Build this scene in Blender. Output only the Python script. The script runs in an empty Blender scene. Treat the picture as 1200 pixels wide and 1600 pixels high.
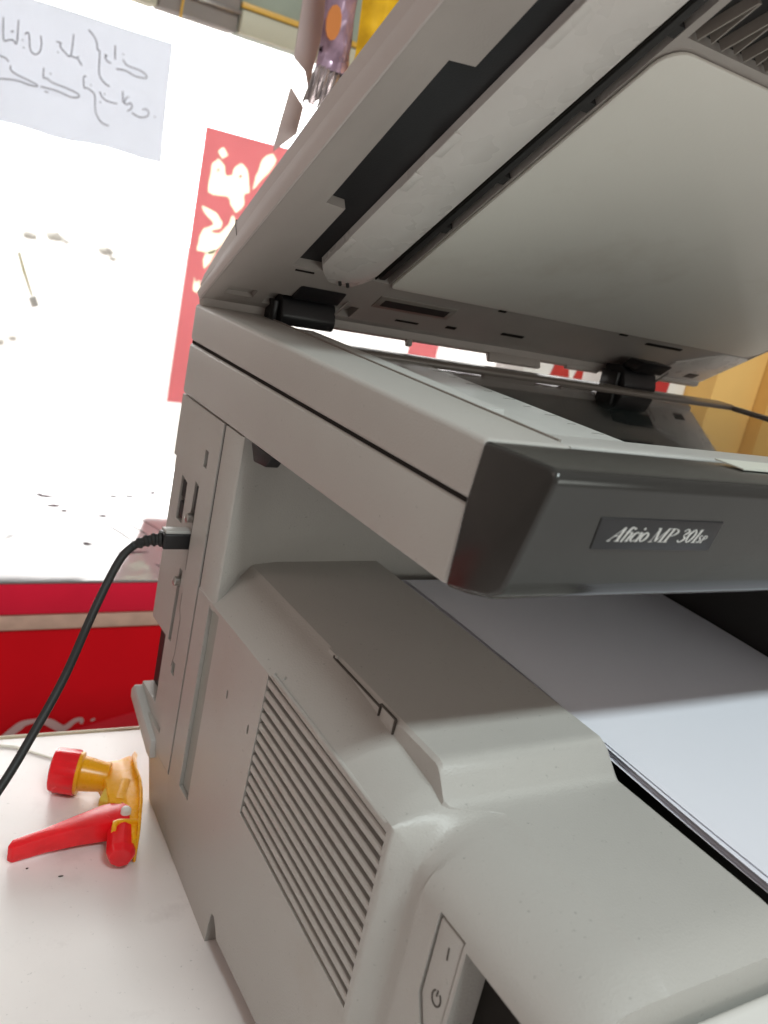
import bpy, bmesh, math, random
from mathutils import Vector, Matrix
random.seed(4)
scene = bpy.context.scene
COL = scene.collection

# ------------------------------------------------------------------ camera
cam_data = bpy.data.cameras.new('camera')
cam = bpy.data.objects.new('camera', cam_data)
COL.objects.link(cam)
scene.camera = cam
right, down, fwd = (Vector((.8444, -.4946, .2057)), Vector((.0301, -.3396, -.9401)), Vector((.5348, .8000, -.2719)))
CAM = Vector((-.1904, -.1363, .3716))
m = Matrix((right, -down, -fwd)).transposed().to_4x4()
m.translation = CAM
cam.matrix_world = m
cam_data.sensor_fit = 'HORIZONTAL'
cam_data.sensor_width = 36
cam_data.lens = 1395.1 / 1200 * 36
cam_data.clip_start = .01
cam_data.clip_end = 200
cam_data.dof.use_dof = True
cam_data.dof.focus_distance = .46
cam_data.dof.aperture_fstop = 18

# ------------------------------------------------------------------ light
world = bpy.data.worlds.new('World')
scene.world = world
world.use_nodes = True
bg = world.node_tree.nodes['Background']
bg.inputs[0].default_value = (1.0, .81, .73, 1)
bg.inputs[1].default_value = .27


def area_lamp(name, loc, target, sx, sy, power, col):
    d = bpy.data.lights.new(name, 'AREA')
    d.shape = 'RECTANGLE'
    d.size, d.size_y, d.energy, d.color = sx, sy, power, col
    o = bpy.data.objects.new(name, d)
    COL.objects.link(o)
    o.location = loc
    o.rotation_euler = (Vector(target) - Vector(loc)).to_track_quat('-Z', 'Y').to_euler()
    return o


area_lamp('ceiling_lamp', (.10, -.98, 1.85), (.10, .12, .2), .85, .14, 29, (.88, 1.0, 1.0))
area_lamp('left_fill', (-1.9, .55, 1.25), (-.05, .3, .1), .7, .7, 4.5, (1.0, .82, .75))  # added fill for the left faces and table, no lamp known there
area_lamp('low_front_fill', (.75, -1.7, .50), (.25, .2, .35), 1.0, .5, 5.5, (.95, 1.0, .93))  # added low fill to brighten the lid underside, unseen source

vs = scene.view_settings
vs.view_transform = 'Standard'
vs.look = 'None'
vs.gamma = 1
vs.exposure = 0
scene.render.engine = 'CYCLES'

T = -.0125          # table top height


# ------------------------------------------------------------------ materials
def nodes_of(mat):
    mat.use_nodes = True
    return mat.node_tree.nodes, mat.node_tree.links, mat.node_tree.nodes['Principled BSDF']


def pbr(name, col, rough=.5, spec=.5, grain=0, grain_scale=900, var=.04, var_scale=14, coat=0, metal=0, trans=0,
        stain=None, stain_scale=30, stain_amt=.5, sss=0, speck=0):
    """plastic / paint / card with fine relief, uneven tone and uneven gloss"""
    mat = bpy.data.materials.new(name)
    N, L, B = nodes_of(mat)
    tc = N.new('ShaderNodeTexCoord')
    n1 = N.new('ShaderNodeTexNoise')
    n1.inputs['Scale'].default_value = var_scale
    n1.inputs['Detail'].default_value = 6
    L.new(tc.outputs['Object'], n1.inputs['Vector'])
    ramp = N.new('ShaderNodeValToRGB')
    ramp.color_ramp.elements[0].position = .3
    ramp.color_ramp.elements[1].position = .7
    ramp.color_ramp.elements[0].color = [c * (1 - var) for c in col] + [1]
    ramp.color_ramp.elements[1].color = [min(1, c * (1 + var)) for c in col] + [1]
    L.new(n1.outputs['Fac'], ramp.inputs['Fac'])
    out = ramp.outputs['Color']
    if stain:
        n3 = N.new('ShaderNodeTexNoise')
        n3.inputs['Scale'].default_value = stain_scale
        n3.inputs['Detail'].default_value = 8
        n3.inputs['Roughness'].default_value = .65
        L.new(tc.outputs['Object'], n3.inputs['Vector'])
        r3 = N.new('ShaderNodeValToRGB')
        r3.color_ramp.elements[0].position = .58
        r3.color_ramp.elements[1].position = .75
        r3.color_ramp.elements[0].color = (0, 0, 0, 1)
        r3.color_ramp.elements[1].color = (stain_amt,) * 3 + (1,)
        L.new(n3.outputs['Fac'], r3.inputs['Fac'])
        mx = N.new('ShaderNodeMixRGB')
        L.new(r3.outputs['Color'], mx.inputs['Fac'])
        L.new(out, mx.inputs['Color1'])
        mx.inputs['Color2'].default_value = list(stain) + [1]
        out = mx.outputs['Color']
    if speck:
        n5 = N.new('ShaderNodeTexNoise')
        n5.inputs['Scale'].default_value = 420
        n5.inputs['Detail'].default_value = 3
        L.new(tc.outputs['Object'], n5.inputs['Vector'])
        r5 = N.new('ShaderNodeValToRGB')
        r5.color_ramp.elements[0].position = .68
        r5.color_ramp.elements[1].position = .76
        r5.color_ramp.elements[0].color = (0, 0, 0, 1)
        r5.color_ramp.elements[1].color = (speck,) * 3 + (1,)
        L.new(n5.outputs['Fac'], r5.inputs['Fac'])
        m5 = N.new('ShaderNodeMixRGB')
        L.new(r5.outputs['Color'], m5.inputs['Fac'])
        L.new(out, m5.inputs['Color1'])
        m5.inputs['Color2'].default_value = [c * .45 for c in col] + [1]
        out = m5.outputs['Color']
    L.new(out, B.inputs['Base Color'])
    mr = N.new('ShaderNodeMapRange')
    mr.inputs['To Min'].default_value = max(0, rough - .06)
    mr.inputs['To Max'].default_value = min(1, rough + .06)
    n2 = N.new('ShaderNodeTexNoise')
    n2.inputs['Scale'].default_value = var_scale * 3
    L.new(tc.outputs['Object'], n2.inputs['Vector'])
    L.new(n2.outputs['Fac'], mr.inputs['Value'])
    L.new(mr.outputs['Result'], B.inputs['Roughness'])
    B.inputs['Specular IOR Level'].default_value = spec
    B.inputs['Coat Weight'].default_value = coat
    B.inputs['Coat Roughness'].default_value = .05
    B.inputs['Metallic'].default_value = metal
    B.inputs['Transmission Weight'].default_value = trans
    B.inputs['Subsurface Weight'].default_value = sss
    B.inputs['Subsurface Radius'].default_value = (.02, .008, .004)
    B.inputs['Subsurface Scale'].default_value = .5
    if grain:
        n4 = N.new('ShaderNodeTexNoise')
        n4.inputs['Scale'].default_value = grain_scale
        n4.inputs['Detail'].default_value = 2
        L.new(tc.outputs['Object'], n4.inputs['Vector'])
        bp = N.new('ShaderNodeBump')
        bp.inputs['Strength'].default_value = grain
        bp.inputs['Distance'].default_value = .0004
        L.new(n4.outputs['Fac'], bp.inputs['Height'])
        L.new(bp.outputs['Normal'], B.inputs['Normal'])
    return mat


def sheet_mat(name, col, transl=.5):
    """thin paper that lets daylight through"""
    mat = bpy.data.materials.new(name)
    N, L, B = nodes_of(mat)
    N.remove(B)
    tc = N.new('ShaderNodeTexCoord')
    n1 = N.new('ShaderNodeTexNoise')
    n1.inputs['Scale'].default_value = 9
    n1.inputs['Detail'].default_value = 5
    L.new(tc.outputs['Object'], n1.inputs['Vector'])
    ramp = N.new('ShaderNodeValToRGB')
    ramp.color_ramp.elements[0].color = [c * .94 for c in col] + [1]
    ramp.color_ramp.elements[1].color = [min(1, c * 1.05) for c in col] + [1]
    L.new(n1.outputs['Fac'], ramp.inputs['Fac'])
    d = N.new('ShaderNodeBsdfDiffuse')
    t = N.new('ShaderNodeBsdfTranslucent')
    mx = N.new('ShaderNodeMixShader')
    mx.inputs[0].default_value = transl
    L.new(ramp.outputs['Color'], d.inputs['Color'])
    L.new(ramp.outputs['Color'], t.inputs['Color'])
    L.new(d.outputs[0], mx.inputs[1])
    L.new(t.outputs[0], mx.inputs[2])
    L.new(mx.outputs[0], N['Material Output'].inputs['Surface'])
    return mat


M = {}
M['shell'] = pbr('shell_plastic', (.46, .447, .42), .38, .4, .45, 1000, .05, 7, stain=(.40, .35, .28), stain_scale=12, stain_amt=.28, speck=.5)
M['shell_in'] = pbr('inner_plastic', (.38, .38, .37), .5, .4, .25, 1400)
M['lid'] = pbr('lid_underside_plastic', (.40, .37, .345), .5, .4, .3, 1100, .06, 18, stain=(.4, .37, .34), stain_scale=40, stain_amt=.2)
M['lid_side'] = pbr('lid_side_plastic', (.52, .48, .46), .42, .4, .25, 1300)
M['charcoal'] = pbr('charcoal_gloss', (.032, .032, .030), .15, .5, .06, 1500, .1, 20, coat=.0, stain=(.05, .05, .046), stain_scale=18, stain_amt=.3)
M['black'] = pbr('black_plastic', (.016, .016, .018), .42, .45, .2, 1200)
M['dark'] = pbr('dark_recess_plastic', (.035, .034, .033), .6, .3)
M['gap'] = pbr('seam_and_shade', (.02, .018, .016), .8, .1)  # dark joints, and shade of openings put into the colour
M['white'] = pbr('white_platen', (.80, .79, .73), .5, .3, .12, 600, .03, 6, stain=(.55, .50, .42), stain_scale=9, stain_amt=.3)
M['strip'] = pbr('grey_guide', (.70, .68, .65), .28, .5, .04, 900, .06, 22)
M['bezel'] = pbr('bezel_plastic', (.50, .50, .48), .4, .4, .25, 1300)
M['rim'] = pbr('rear_rim_plastic', (.26, .235, .21), .35, .45, .1, 1000)
M['cover_white'] = pbr('white_gloss_cover', (.80, .79, .76), .18, .5, .04, 900, .02, 9, coat=.4)
M['steel'] = pbr('dull_steel', (.55, .54, .52), .3, .5, metal=1)
M['paper'] = pbr('copy_paper', (.80, .81, .88), .75, .2, .25, 1600, .015, 6)
M['silver_print'] = pbr('silver_print', (.66, .66, .64), .4, .5)
M['mark'] = pbr('engraved_mark', (.10, .09, .08), .6, .2)
M['sticker'] = pbr('pale_sticker', (.66, .67, .60), .5, .3)
M['laminate'] = pbr('white_laminate', (.86, .81, .79), .34, .45, .10, 260, .05, 10, stain=(.50, .44, .42), stain_scale=26, stain_amt=.35, speck=.4)
M['table_edge'] = pbr('cream_edge_band', (.66, .58, .44), .5)
M['crease_tone'] = pbr('pale_crease', (.76, .74, .64), .35, .4)
M['crumb'] = pbr('crumb', (.10, .08, .07), .8, .2)
M['red_freezer'] = pbr('red_enamel', (.66, .003, .010), .4, .15, .05, 500, .08, 5)
M['red_lid'] = pbr('red_vinyl', (.80, .014, .05), .3, .25, .05, 500, .08, 7)
M['red_light'] = pbr('lighter_red', (.72, .012, .03), .35, .4)
M['script'] = pbr('white_print', (.62, .42, .42), .45)
M['trim'] = pbr('beige_trim', (.62, .42, .33), .5, .4, .2, 200, .12, 40)
M['freezer_top'] = pbr('freezer_glass_top', (.24, .23, .23), .09, .9, .03, 300, .06, 6, coat=.5)
M['soot'] = pbr('dark_scuff', (.06, .03, .04), .9, .0)
M['sprayred'] = pbr('red_translucent_plastic', (.85, .010, .018), .25, .5, .08, 500, .1, 60, sss=.10)
M['sprayyellow'] = pbr('yellow_plastic', (.92, .42, .008), .28, .5, .08, 500, .1, 60, sss=.10)
M['sprayolive'] = pbr('pale_yellow_plastic', (.72, .50, .06), .3, .5)
M['pin'] = pbr('white_pin', (.75, .72, .66), .4)
M['cable'] = pbr('black_rubber', (.018, .018, .018), .5, .4, .2, 1500)
M['frame'] = pbr('window_frame_grey', (.30, .27, .25), .5, .4, .15, 200, .1, 12)
M['frame_green'] = pbr('green_tinted_panel', (.34, .40, .33), .3, .5, .05, 90, .12, 10)
M['gold'] = pbr('gold_strip', (.80, .47, .06), .35, .5)
M['cream'] = pbr('cream_panel', (.62, .60, .46), .5)
M['ink'] = pbr('grey_ink', (.16, .15, .17), .7, .2)
M['note'] = sheet_mat('note_paper', (.58, .61, .68), .36)
M['poster'] = sheet_mat('poster_paper', (.82, .40, .42), .5)
M['poster_print'] = sheet_mat('poster_cream_print', (.95, .93, .80), .7)
M['card'] = pbr('cardboard', (.78, .48, .16), .7, .2, .3, 180, .06, 12)
M['card2'] = pbr('cardboard_warm', (.66, .38, .11), .7, .2, .3, 180, .06, 12)
M['pack_red'] = pbr('red_carton', (.50, .03, .025), .4)
M['pack_white'] = pbr('white_carton', (.78, .76, .72), .45)
M['pack_orange'] = pbr('orange_print', (.62, .20, .04), .45)
M['foil_purple'] = pbr('mauve_foil', (.44, .30, .40), .22, .6, .9, 60, .35, 50, metal=.35)
M['foil_yellow'] = pbr('yellow_foil', (.85, .46, .015), .22, .6, .8, 60, .25, 40, metal=.2)
M['foil_silver'] = pbr('silver_foil', (.62, .57, .57), .2, .6, 1, 90, .2, 60, metal=.8)
M['pink_film'] = pbr('pinkish_plastic_film', (.50, .40, .38), .4)
M['street'] = pbr('bleached_pavement', (.82, .80, .76), .8, .2, 0, 1, .05, 3)
M['stone'] = pbr('grey_rubble', (.72, .72, .68), .9, .1, .4, 40)
M['straw'] = pbr('straw_stick', (.58, .52, .26), .8)

skym = bpy.data.materials.new('overcast_glare')
N, L, B = nodes_of(skym)
N.remove(B)
em = N.new('ShaderNodeEmission')
em.inputs[0].default_value = (1, .985, .965, 1)
em.inputs[1].default_value = 6.5
L.new(em.outputs[0], N['Material Output'].inputs['Surface'])
M['sky'] = skym

gl = bpy.data.materials.new('platen_glass')
N, L, B = nodes_of(gl)
B.inputs['Base Color'].default_value = (.012, .014, .013, 1)
B.inputs['Roughness'].default_value = .03
B.inputs['IOR'].default_value = 1.6
tcg = N.new('ShaderNodeTexCoord')
ng = N.new('ShaderNodeTexNoise')
ng.inputs['Scale'].default_value = 40
ng.inputs['Detail'].default_value = 8
L.new(tcg.outputs['Object'], ng.inputs['Vector'])
mg = N.new('ShaderNodeMapRange')
mg.inputs['From Min'].default_value = .4
mg.inputs['From Max'].default_value = .8
mg.inputs['To Min'].default_value = .02
mg.inputs['To Max'].default_value = .10
L.new(ng.outputs['Fac'], mg.inputs['Value'])
L.new(mg.outputs['Result'], B.inputs['Roughness'])
M['glass'] = gl

pane = bpy.data.materials.new('window_glass')
N, L, B = nodes_of(pane)
B.inputs['Base Color'].default_value = (1, 1, 1, 1)
B.inputs['Roughness'].default_value = 0
B.inputs['Transmission Weight'].default_value = 1
B.inputs['IOR'].default_value = 1.02
M['pane'] = pane


# ------------------------------------------------------------------ mesh helpers
def link(name, me, mat, parent=None, smooth=35):
    if smooth:
        me.shade_smooth()
        me.set_sharp_from_angle(angle=math.radians(smooth))
    if mat:
        me.materials.clear()
        me.materials.append(M[mat])
    o = bpy.data.objects.new(name, me)
    COL.objects.link(o)
    if parent:
        o.parent = parent
        w = parent.location.copy()      # meshes are modelled in place; only the root empty is offset
        o.matrix_parent_inverse = Matrix.Translation(-w)
    return o


def from_bm(name, bm, mat, parent=None, smooth=35, bevel=0, seg=2, bang=25):
    bmesh.ops.recalc_face_normals(bm, faces=bm.faces)
    if bevel:
        ed = [e for e in bm.edges if len(e.link_faces) == 2 and e.calc_face_angle(0) > math.radians(bang)]
        bmesh.ops.bevel(bm, geom=ed, offset=bevel, segments=seg, profile=.5, affect='EDGES', clamp_overlap=True)
    me = bpy.data.meshes.new(name)
    bm.to_mesh(me)
    bm.free()
    return link(name, me, mat, parent, smooth)


def add_prism(bm, poly, a, b, axis='x', f=None):
    """poly: 2D outline, extruded from a to b along axis; f maps (p,q,r)->xyz"""
    if f is None:
        f = {'x': lambda p, q, r: (r, p, q), 'y': lambda p, q, r: (p, r, q), 'z': lambda p, q, r: (p, q, r)}[axis]
    A = [bm.verts.new(f(p, q, a)) for p, q in poly]
    Bv = [bm.verts.new(f(p, q, b)) for p, q in poly]
    n = len(poly)
    bm.faces.new(A)
    bm.faces.new(Bv[::-1])
    for i in range(n):
        bm.faces.new((A[i], Bv[i], Bv[(i + 1) % n], A[(i + 1) % n]))


def prism(name, poly, a, b, axis, mat, parent=None, bevel=0, seg=2, f=None, smooth=35, bang=25):
    bm = bmesh.new()
    add_prism(bm, poly, a, b, axis, f)
    return from_bm(name, bm, mat, parent, smooth, bevel, seg, bang)


def add_box(bm, x0, x1, y0, y1, z0, z1, f=None):
    add_prism(bm, [(x0, y0), (x1, y0), (x1, y1), (x0, y1)], z0, z1, 'z', f)


def box(name, x0, x1, y0, y1, z0, z1, mat, parent=None, bevel=0, seg=2, f=None):
    bm = bmesh.new()
    add_box(bm, x0, x1, y0, y1, z0, z1, f)
    return from_bm(name, bm, mat, parent, 35, bevel, seg)


def spline(pts, k=6):
    P = [Vector(p) for p in pts]
    out = []
    for i in range(len(P) - 1):
        p0, p1, p2, p3 = P[max(i - 1, 0)], P[i], P[i + 1], P[min(i + 2, len(P) - 1)]
        for j in range(k):
            t = j / k
            out.append(.5 * ((2 * p1) + (p2 - p0) * t + (2 * p0 - 5 * p1 + 4 * p2 - p3) * t * t + (3 * p1 - p0 - 3 * p2 + p3) * t ** 3))
    out.append(P[-1])
    return out


def add_tube(bm, pts, rad, n=12, cap=True):
    pts = [Vector(p) for p in pts]
    R = rad if isinstance(rad, (list, tuple)) else [rad] * len(pts)
    up = Vector((.13, .21, .97)).normalized()
    rings = []
    for i, p in enumerate(pts):
        t = (pts[min(i + 1, len(pts) - 1)] - pts[max(i - 1, 0)]).normalized()
        u = t.cross(up)
        if u.length < .05:
            u = t.cross(Vector((1, 0, 0)))
        u.normalize()
        v = t.cross(u)
        rings.append([bm.verts.new(p + (u * math.cos(2 * math.pi * a / n) + v * math.sin(2 * math.pi * a / n)) * R[i]) for a in range(n)])
    for i in range(len(rings) - 1):
        for a in range(n):
            bm.faces.new((rings[i][a], rings[i][(a + 1) % n], rings[i + 1][(a + 1) % n], rings[i + 1][a]))
    if cap:
        bm.faces.new(rings[0][::-1])
        bm.faces.new(rings[-1])
    return rings


def tube(name, pts, rad, mat, parent=None, n=12):
    bm = bmesh.new()
    add_tube(bm, pts, rad, n)
    return from_bm(name, bm, mat, parent, 50)


def add_ribbon(bm, pts, w, f, thick=.0004, k=4, taper=True):
    """flat stroke of width w along 2D pts, raised by thick; f(p,q,r)->xyz. w may be a list"""
    if len(pts) > 2:
        P = [Vector((a[0], a[1])) for a in pts]
        P3 = spline([(a.x, a.y, 0) for a in P], k)
        P = [Vector((a.x, a.y)) for a in P3]
    else:
        P = [Vector(pts[0]), Vector(pts[1])]
    n = len(P)
    top, bot = [], []
    for i, p in enumerate(P):
        t = (P[min(i + 1, n - 1)] - P[max(i - 1, 0)])
        if t.length == 0:
            t = Vector((1, 0))
        t.normalize()
        nn = Vector((-t.y, t.x))
        if isinstance(w, (list, tuple)):
            u = i / (n - 1) * (len(w) - 1)
            j = min(int(u), len(w) - 2)
            ww = w[j] + (w[j + 1] - w[j]) * (u - j)
        else:
            ww = w
        top.append((bm.verts.new(f(*(p + nn * ww / 2), thick)), bm.verts.new(f(*(p - nn * ww / 2), thick))))
        bot.append((bm.verts.new(f(*(p + nn * ww / 2), 0)), bm.verts.new(f(*(p - nn * ww / 2), 0))))
    for i in range(n - 1):
        bm.faces.new((top[i][0], top[i][1], top[i + 1][1], top[i + 1][0]))
        bm.faces.new((bot[i][1], bot[i][0], bot[i + 1][0], bot[i + 1][1]))
        bm.faces.new((top[i][0], top[i + 1][0], bot[i + 1][0], bot[i][0]))
        bm.faces.new((top[i + 1][1], top[i][1], bot[i][1], bot[i + 1][1]))
    bm.faces.new((top[0][1], top[0][0], bot[0][0], bot[0][1]))
    bm.faces.new((top[-1][0], top[-1][1], bot[-1][1], bot[-1][0]))


def cut(obj, *cutters):
    """boolean difference, applied"""
    for bmk in cutters:
        bmesh.ops.recalc_face_normals(bmk, faces=bmk.faces)
        me = bpy.data.meshes.new('cutter')
        bmk.to_mesh(me)
        bmk.free()
        c = bpy.data.objects.new('cutter', me)
        COL.objects.link(c)
        md = obj.modifiers.new('cut', 'BOOLEAN')
        md.operation = 'DIFFERENCE'
        md.solver = 'EXACT'
        md.object = c
        pi = obj.matrix_parent_inverse.copy()
        bpy.context.view_layer.update()
        c.matrix_world = obj.matrix_world
        bpy.context.view_layer.update()
        dg = bpy.context.evaluated_depsgraph_get()
        nm = bpy.data.meshes.new_from_object(obj.evaluated_get(dg))
        obj.modifiers.clear()
        obj.data = nm
        bpy.data.objects.remove(c)
    obj.data.shade_smooth()
    obj.data.set_sharp_from_angle(angle=math.radians(32))


def empty(name, loc, label, cat, group=None):
    o = bpy.data.objects.new(name, None)
    o.empty_display_size = .02
    COL.objects.link(o)
    o.location = loc
    tag(o, label, cat, group)
    return o


def tag(o, label=None, cat=None, group=None, kind=None):
    if label:
        o['label'] = label
    if cat:
        o['category'] = cat
    if group:
        o['group'] = group
    if kind:
        o['kind'] = kind
    return o


def lerp(a, b, t):
    return a + (b - a) * max(0, min(1, t))


def sm(t):
    t = max(0, min(1, t))
    return t * t * (3 - 2 * t)


# ------------------------------------------------------------------ outside and window
WY = 1.6            # plane of the shop window
o = box('street', -40, 50, WY + .12, 42, -1.25, -1.2, 'street')
tag(o, kind='structure')
bm = bmesh.new()
add_box(bm, -60, 60, 42, 42.1, -3, 45)
o = from_bm('sky', bm, 'sky', smooth=0)
tag(o, kind='structure')

# bright kerb with rubble out in the street
for i, (x, y, z, r) in enumerate([(.694, 5, .067, .05), (.82, 5, .08, .065), (.88, 5, .075, .03), (1.09, 5, .055, .055), (1.13, 5, .03, .03), (.60, 5, -.50, .03), (.66, 5, -.47, .025)]):
    k = (y + .136)
    ground_t = (-1.2 - CAM.z) / ((z - CAM.z))
    px, py = CAM.x + (x - CAM.x) * ground_t, CAM.y + (y - CAM.y) * ground_t
    rr = r * .8 * py / 5
    bm = bmesh.new()
    bmesh.ops.create_icosphere(bm, subdivisions=2, radius=rr)
    for v in bm.verts:
        v.co *= random.uniform(.7, 1.15)
        v.co.z *= .6
        v.co += Vector((px, py, -1.2 + rr * .35))
    o = from_bm('stone', bm, 'stone')
    tag(o, 'small grey stone lying on the glaring street outside the window', 'stone', 'stones on the street outside')

M['wall'] = pbr('painted_wall', (.55, .50, .46), .7, .2, .3, 60)
bm = bmesh.new()
add_box(bm, -5, -.22, WY + .10, WY + .25, -1.2, 2.6)
add_box(bm, 1.82, 6, WY + .10, WY + .25, -1.2, 2.6)
add_box(bm, -.22, 1.82, WY + .10, WY + .25, .93, 2.6)
add_box(bm, -.22, 1.82, WY + .10, WY + .25, -1.2, -.40)
tag(from_bm('wall', bm, 'wall', None, 0), kind='structure')
win = empty('shop_window', (.6, WY, -.35), 'tall shop window with grey and green tinted head frame', 'window')
box('pane', -.15, 1.75, WY + .045, WY + .049, -.34, .70, 'pane', win)
box('sill', -.15, 1.75, WY + .02, WY + .10, -.40, -.34, 'frame', win, .004)
box('mullion', -.22, -.15, WY + .01, WY + .08, -.40, 1.2, 'frame', win, .004)
box('mullion', 1.75, 1.82, WY + .01, WY + .08, -.40, 1.2, 'frame', win, .004)
box('head_panel', -.15, .286, WY + .02, WY + .06, .699, .93, 'cream', win, .003)
box('head_panel', .288, .434, WY + .015, WY + .06, .699, .93, 'frame', win, .003)
box('head_panel', .436, 1.75, WY + .02, WY + .06, .699, .93, 'frame_green', win, .003)
box('strip', .436, 1.75, WY + .010, WY + .02, .742, .752, 'gold', win, .001)
box('rail', .436, 1.75, WY + .004, WY + .02, .6985, .738, 'cream', win, .002)
box('rail', .30, .434, WY + .004, WY + .015, .728, .734, 'steel', win, .001)
tube('cord', [(.3225, WY, .77), (.323, WY - .004, .72), (.322, WY - .003, .688)], .0022, 'gold', win, 6)

ws = empty('paper_strip', (.12, WY + .04, .145), 'thin yellowish strip with a grey end stuck slanting on the window glass', 'strip')
bm = bmesh.new()
add_ribbon(bm, [(.102, .238), (.113, .208), (.131, .165)], [.004, .005, .0025], lambda p, q, r: (p, WY + .0449 - r, q), .0015)
from_bm('strip', bm, 'straw', ws, 0)
bm = bmesh.new()
add_ribbon(bm, [(.1315, .163), (.1385, .146)], .012, lambda p, q, r: (p, WY + .0449 - r, q), .004)
from_bm('end_tab', bm, 'stone', ws, 0)

NOTE = [[(-2620, 552), (-2588, 226), (-2525, 233), (-2447, 256), (-2387, 228), (-2390, 576)], [(-2490, 367), (-2447, 391)], [(-2274, 396), (-2219, 424), (-2174, 197), (-2098, 138), (-2028, 193), (-2009, 313), (-2033, 444)], [(-2310, 300), (-2295, 295)], [(-2284, 193), (-2267, 185)], [(-1781, 425), (-1708, 422), (-1716, 374), (-1636, 304), (-1535, 274), (-1522, 615)], [(-1535, 274), (-1435, 266), (-1410, 302)], [(-1415, 260), (-1339, 175)], [(-1749, 276), (-1731, 267)], [(-1292, 752), (-1182, 667), (-1135, 587), (-1111, 487), (-1071, 463), (-1045, 136), (-954, 16), (-846, -28)], [(-988, 449), (-948, 438), (-975, 409), (-931, 359), (-865, 342)], [(-830, 639), (-803, 419)], [(-684, 544), (-667, 534)], [(-673, 456), (-585, 383), (-373, 368), (-246, 317), (-252, 266), (-437, 253), (-600, 294), (-767, 280)], [(-2708, -27), (-2617, -31), (-2536, -42), (-2486, -85)], [(-2448, -132), (-2442, -199), (-2345, -242), (-2178, -278), (-2032, -309), (-2029, -343), (-2171, -346), (-2337, -332), (-2588, -372), (-2678, -401)], [(-1940, -26), (-1930, -176), (-1878, -173), (-1777, -217), (-1554, -241), (-1351, -283), (-1345, -334), (-1467, -361), (-1693, -325), (-1959, -325)], [(-1833, -84), (-1813, -92)], [(-1889, -381), (-1830, -385)], [(-1247, 21), (-1284, 23), (-1286, -49), (-1259, -162), (-1215, -150), (-1108, -195), (-1070, -258), (-1038, -470), (-959, -598), (-875, -651), (-783, -658)], [(-1166, -89), (-1147, -96)], [(-998, -154), (-951, -227), (-843, -272), (-687, -269)], [(-982, -313), (-961, -322)], [(-927, -167), (-908, -176)], [(-615, -40), (-586, -230)], [(-535, -118), (-561, -224), (-506, -235), (-458, -197), (-423, -263), (-493, -343)], [(-517, -108), (-498, -118)], [(-412, -348), (-273, -388), (-143, -343), (-120, -274), (-173, -224), (-237, -253)], [(-14, -310), (7, -320)]]
note = empty('handwritten_note', (.16, WY, .45), 'white paper note with handwritten grey script taped to the window', 'note')
bm = bmesh.new()
nx, nz = 14, 8
gv = {}
for i in range(nx + 1):
    for j in range(nz + 1):
        x = lerp(-.12, .3165, i / nx)
        if i == nx:
            x += lerp(.007, 0, j / nz)
        z = lerp(.4455 + .0025 * math.sin(i * 1.3), .646, j / nz)
        gv[i, j] = bm.verts.new((x, WY + .002 * math.sin(i * .9 + j * .5), z))
for i in range(nx):
    for j in range(nz):
        bm.faces.new((gv[i, j], gv[i + 1, j], gv[i + 1, j + 1], gv[i, j + 1]))
from_bm('sheet', bm, 'note', note, 60)
bm = bmesh.new()
for st in NOTE:
    add_ribbon(bm, [(a / 10000 + .3, b / 10000 + .55) for a, b in st], .0017, lambda p, q, r: (p, WY - .0035 - r, q), .0003)
from_bm('handwriting', bm, 'ink', note, 0)

POSTER = [[(451, 4991), (570, 4880), (471, 4777), (364, 4884)], [(286, 4133), (273, 4621), (383, 4768), (533, 4680), (586, 4509), (707, 4536), (731, 4672), (849, 4787), (1004, 4698), (1114, 4310), (1009, 4216), (1040, 4041), (908, 3869), (769, 3985), (685, 4129)], [(201, 3868), (502, 3804), (653, 3654), (647, 3526), (464, 3436), (623, 3430), (789, 3626), (837, 3818), (939, 3692), (792, 3370), (569, 3034), (235, 3028), (237, 3265), (297, 3457), (447, 3541), (477, 3601), (279, 3741)], [(1166, 4358), (1181, 4613), (1221, 4729), (1232, 4821), (1248, 4914), (1310, 5017), (1458, 5105), (1556, 5020), (1536, 4908), (1443, 4743), (1311, 4570)], [(253, 2535), (316, 2434), (380, 2482), (417, 2244), (276, 2259)], [(380, 2853), (415, 3006), (634, 3120), (553, 2883), (430, 2713)]]
HOLES = [[(411, 4600), (446, 4573), (422, 4532), (390, 4560)], [(865, 4585), (909, 4560), (878, 4510), (841, 4537)]]
post = empty('red_poster', (.55, WY, 0), 'red poster with large cream lettering hung upright on the window', 'poster')
psheet = box('sheet', .397, .615, WY - .0006, WY + .0002, .001, .527, 'poster', post)
lcut = []


def smooth_loop(g):
    P = [Vector((a / 10000 + .39, b / 10000, 0)) for a, b in g]
    n_ = len(P)
    out = []
    for i in range(n_):
        p0, p1, p2, p3 = P[i - 1], P[i], P[(i + 1) % n_], P[(i + 2) % n_]
        for j in range(4):
            t = j / 4
            q = .5 * (2 * p1 + (p2 - p0) * t * .8 + (2 * p0 - 5 * p1 + 4 * p2 - p3) * t * t + (3 * p1 - p0 - 3 * p2 + p3) * t ** 3)
            q = p1.lerp(p2, t).lerp(q, .75)
            out.append((q.x, q.y))
    return out


for g in POSTER:
    c = bmesh.new()
    add_prism(c, smooth_loop(g), WY - .01, WY + .01, 'y')
    lcut.append(c)
    prism('lettering', smooth_loop(g), WY - .0008, WY + .0001, 'y', 'poster_print', post, smooth=0)
cut(psheet, *lcut)
for g in HOLES:
    prism('lettering', [(a / 10000 + .39, b / 10000) for a, b in g], WY - .0020, WY - .0016, 'y', 'poster', post, smooth=0)
p2 = box('small_red_poster', .94, 1.02, WY - .0006, WY + .0002, .05, .40, 'poster')
tag(p2, 'narrow plain red poster glimpsed through the gap under the lid', 'poster')

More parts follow.
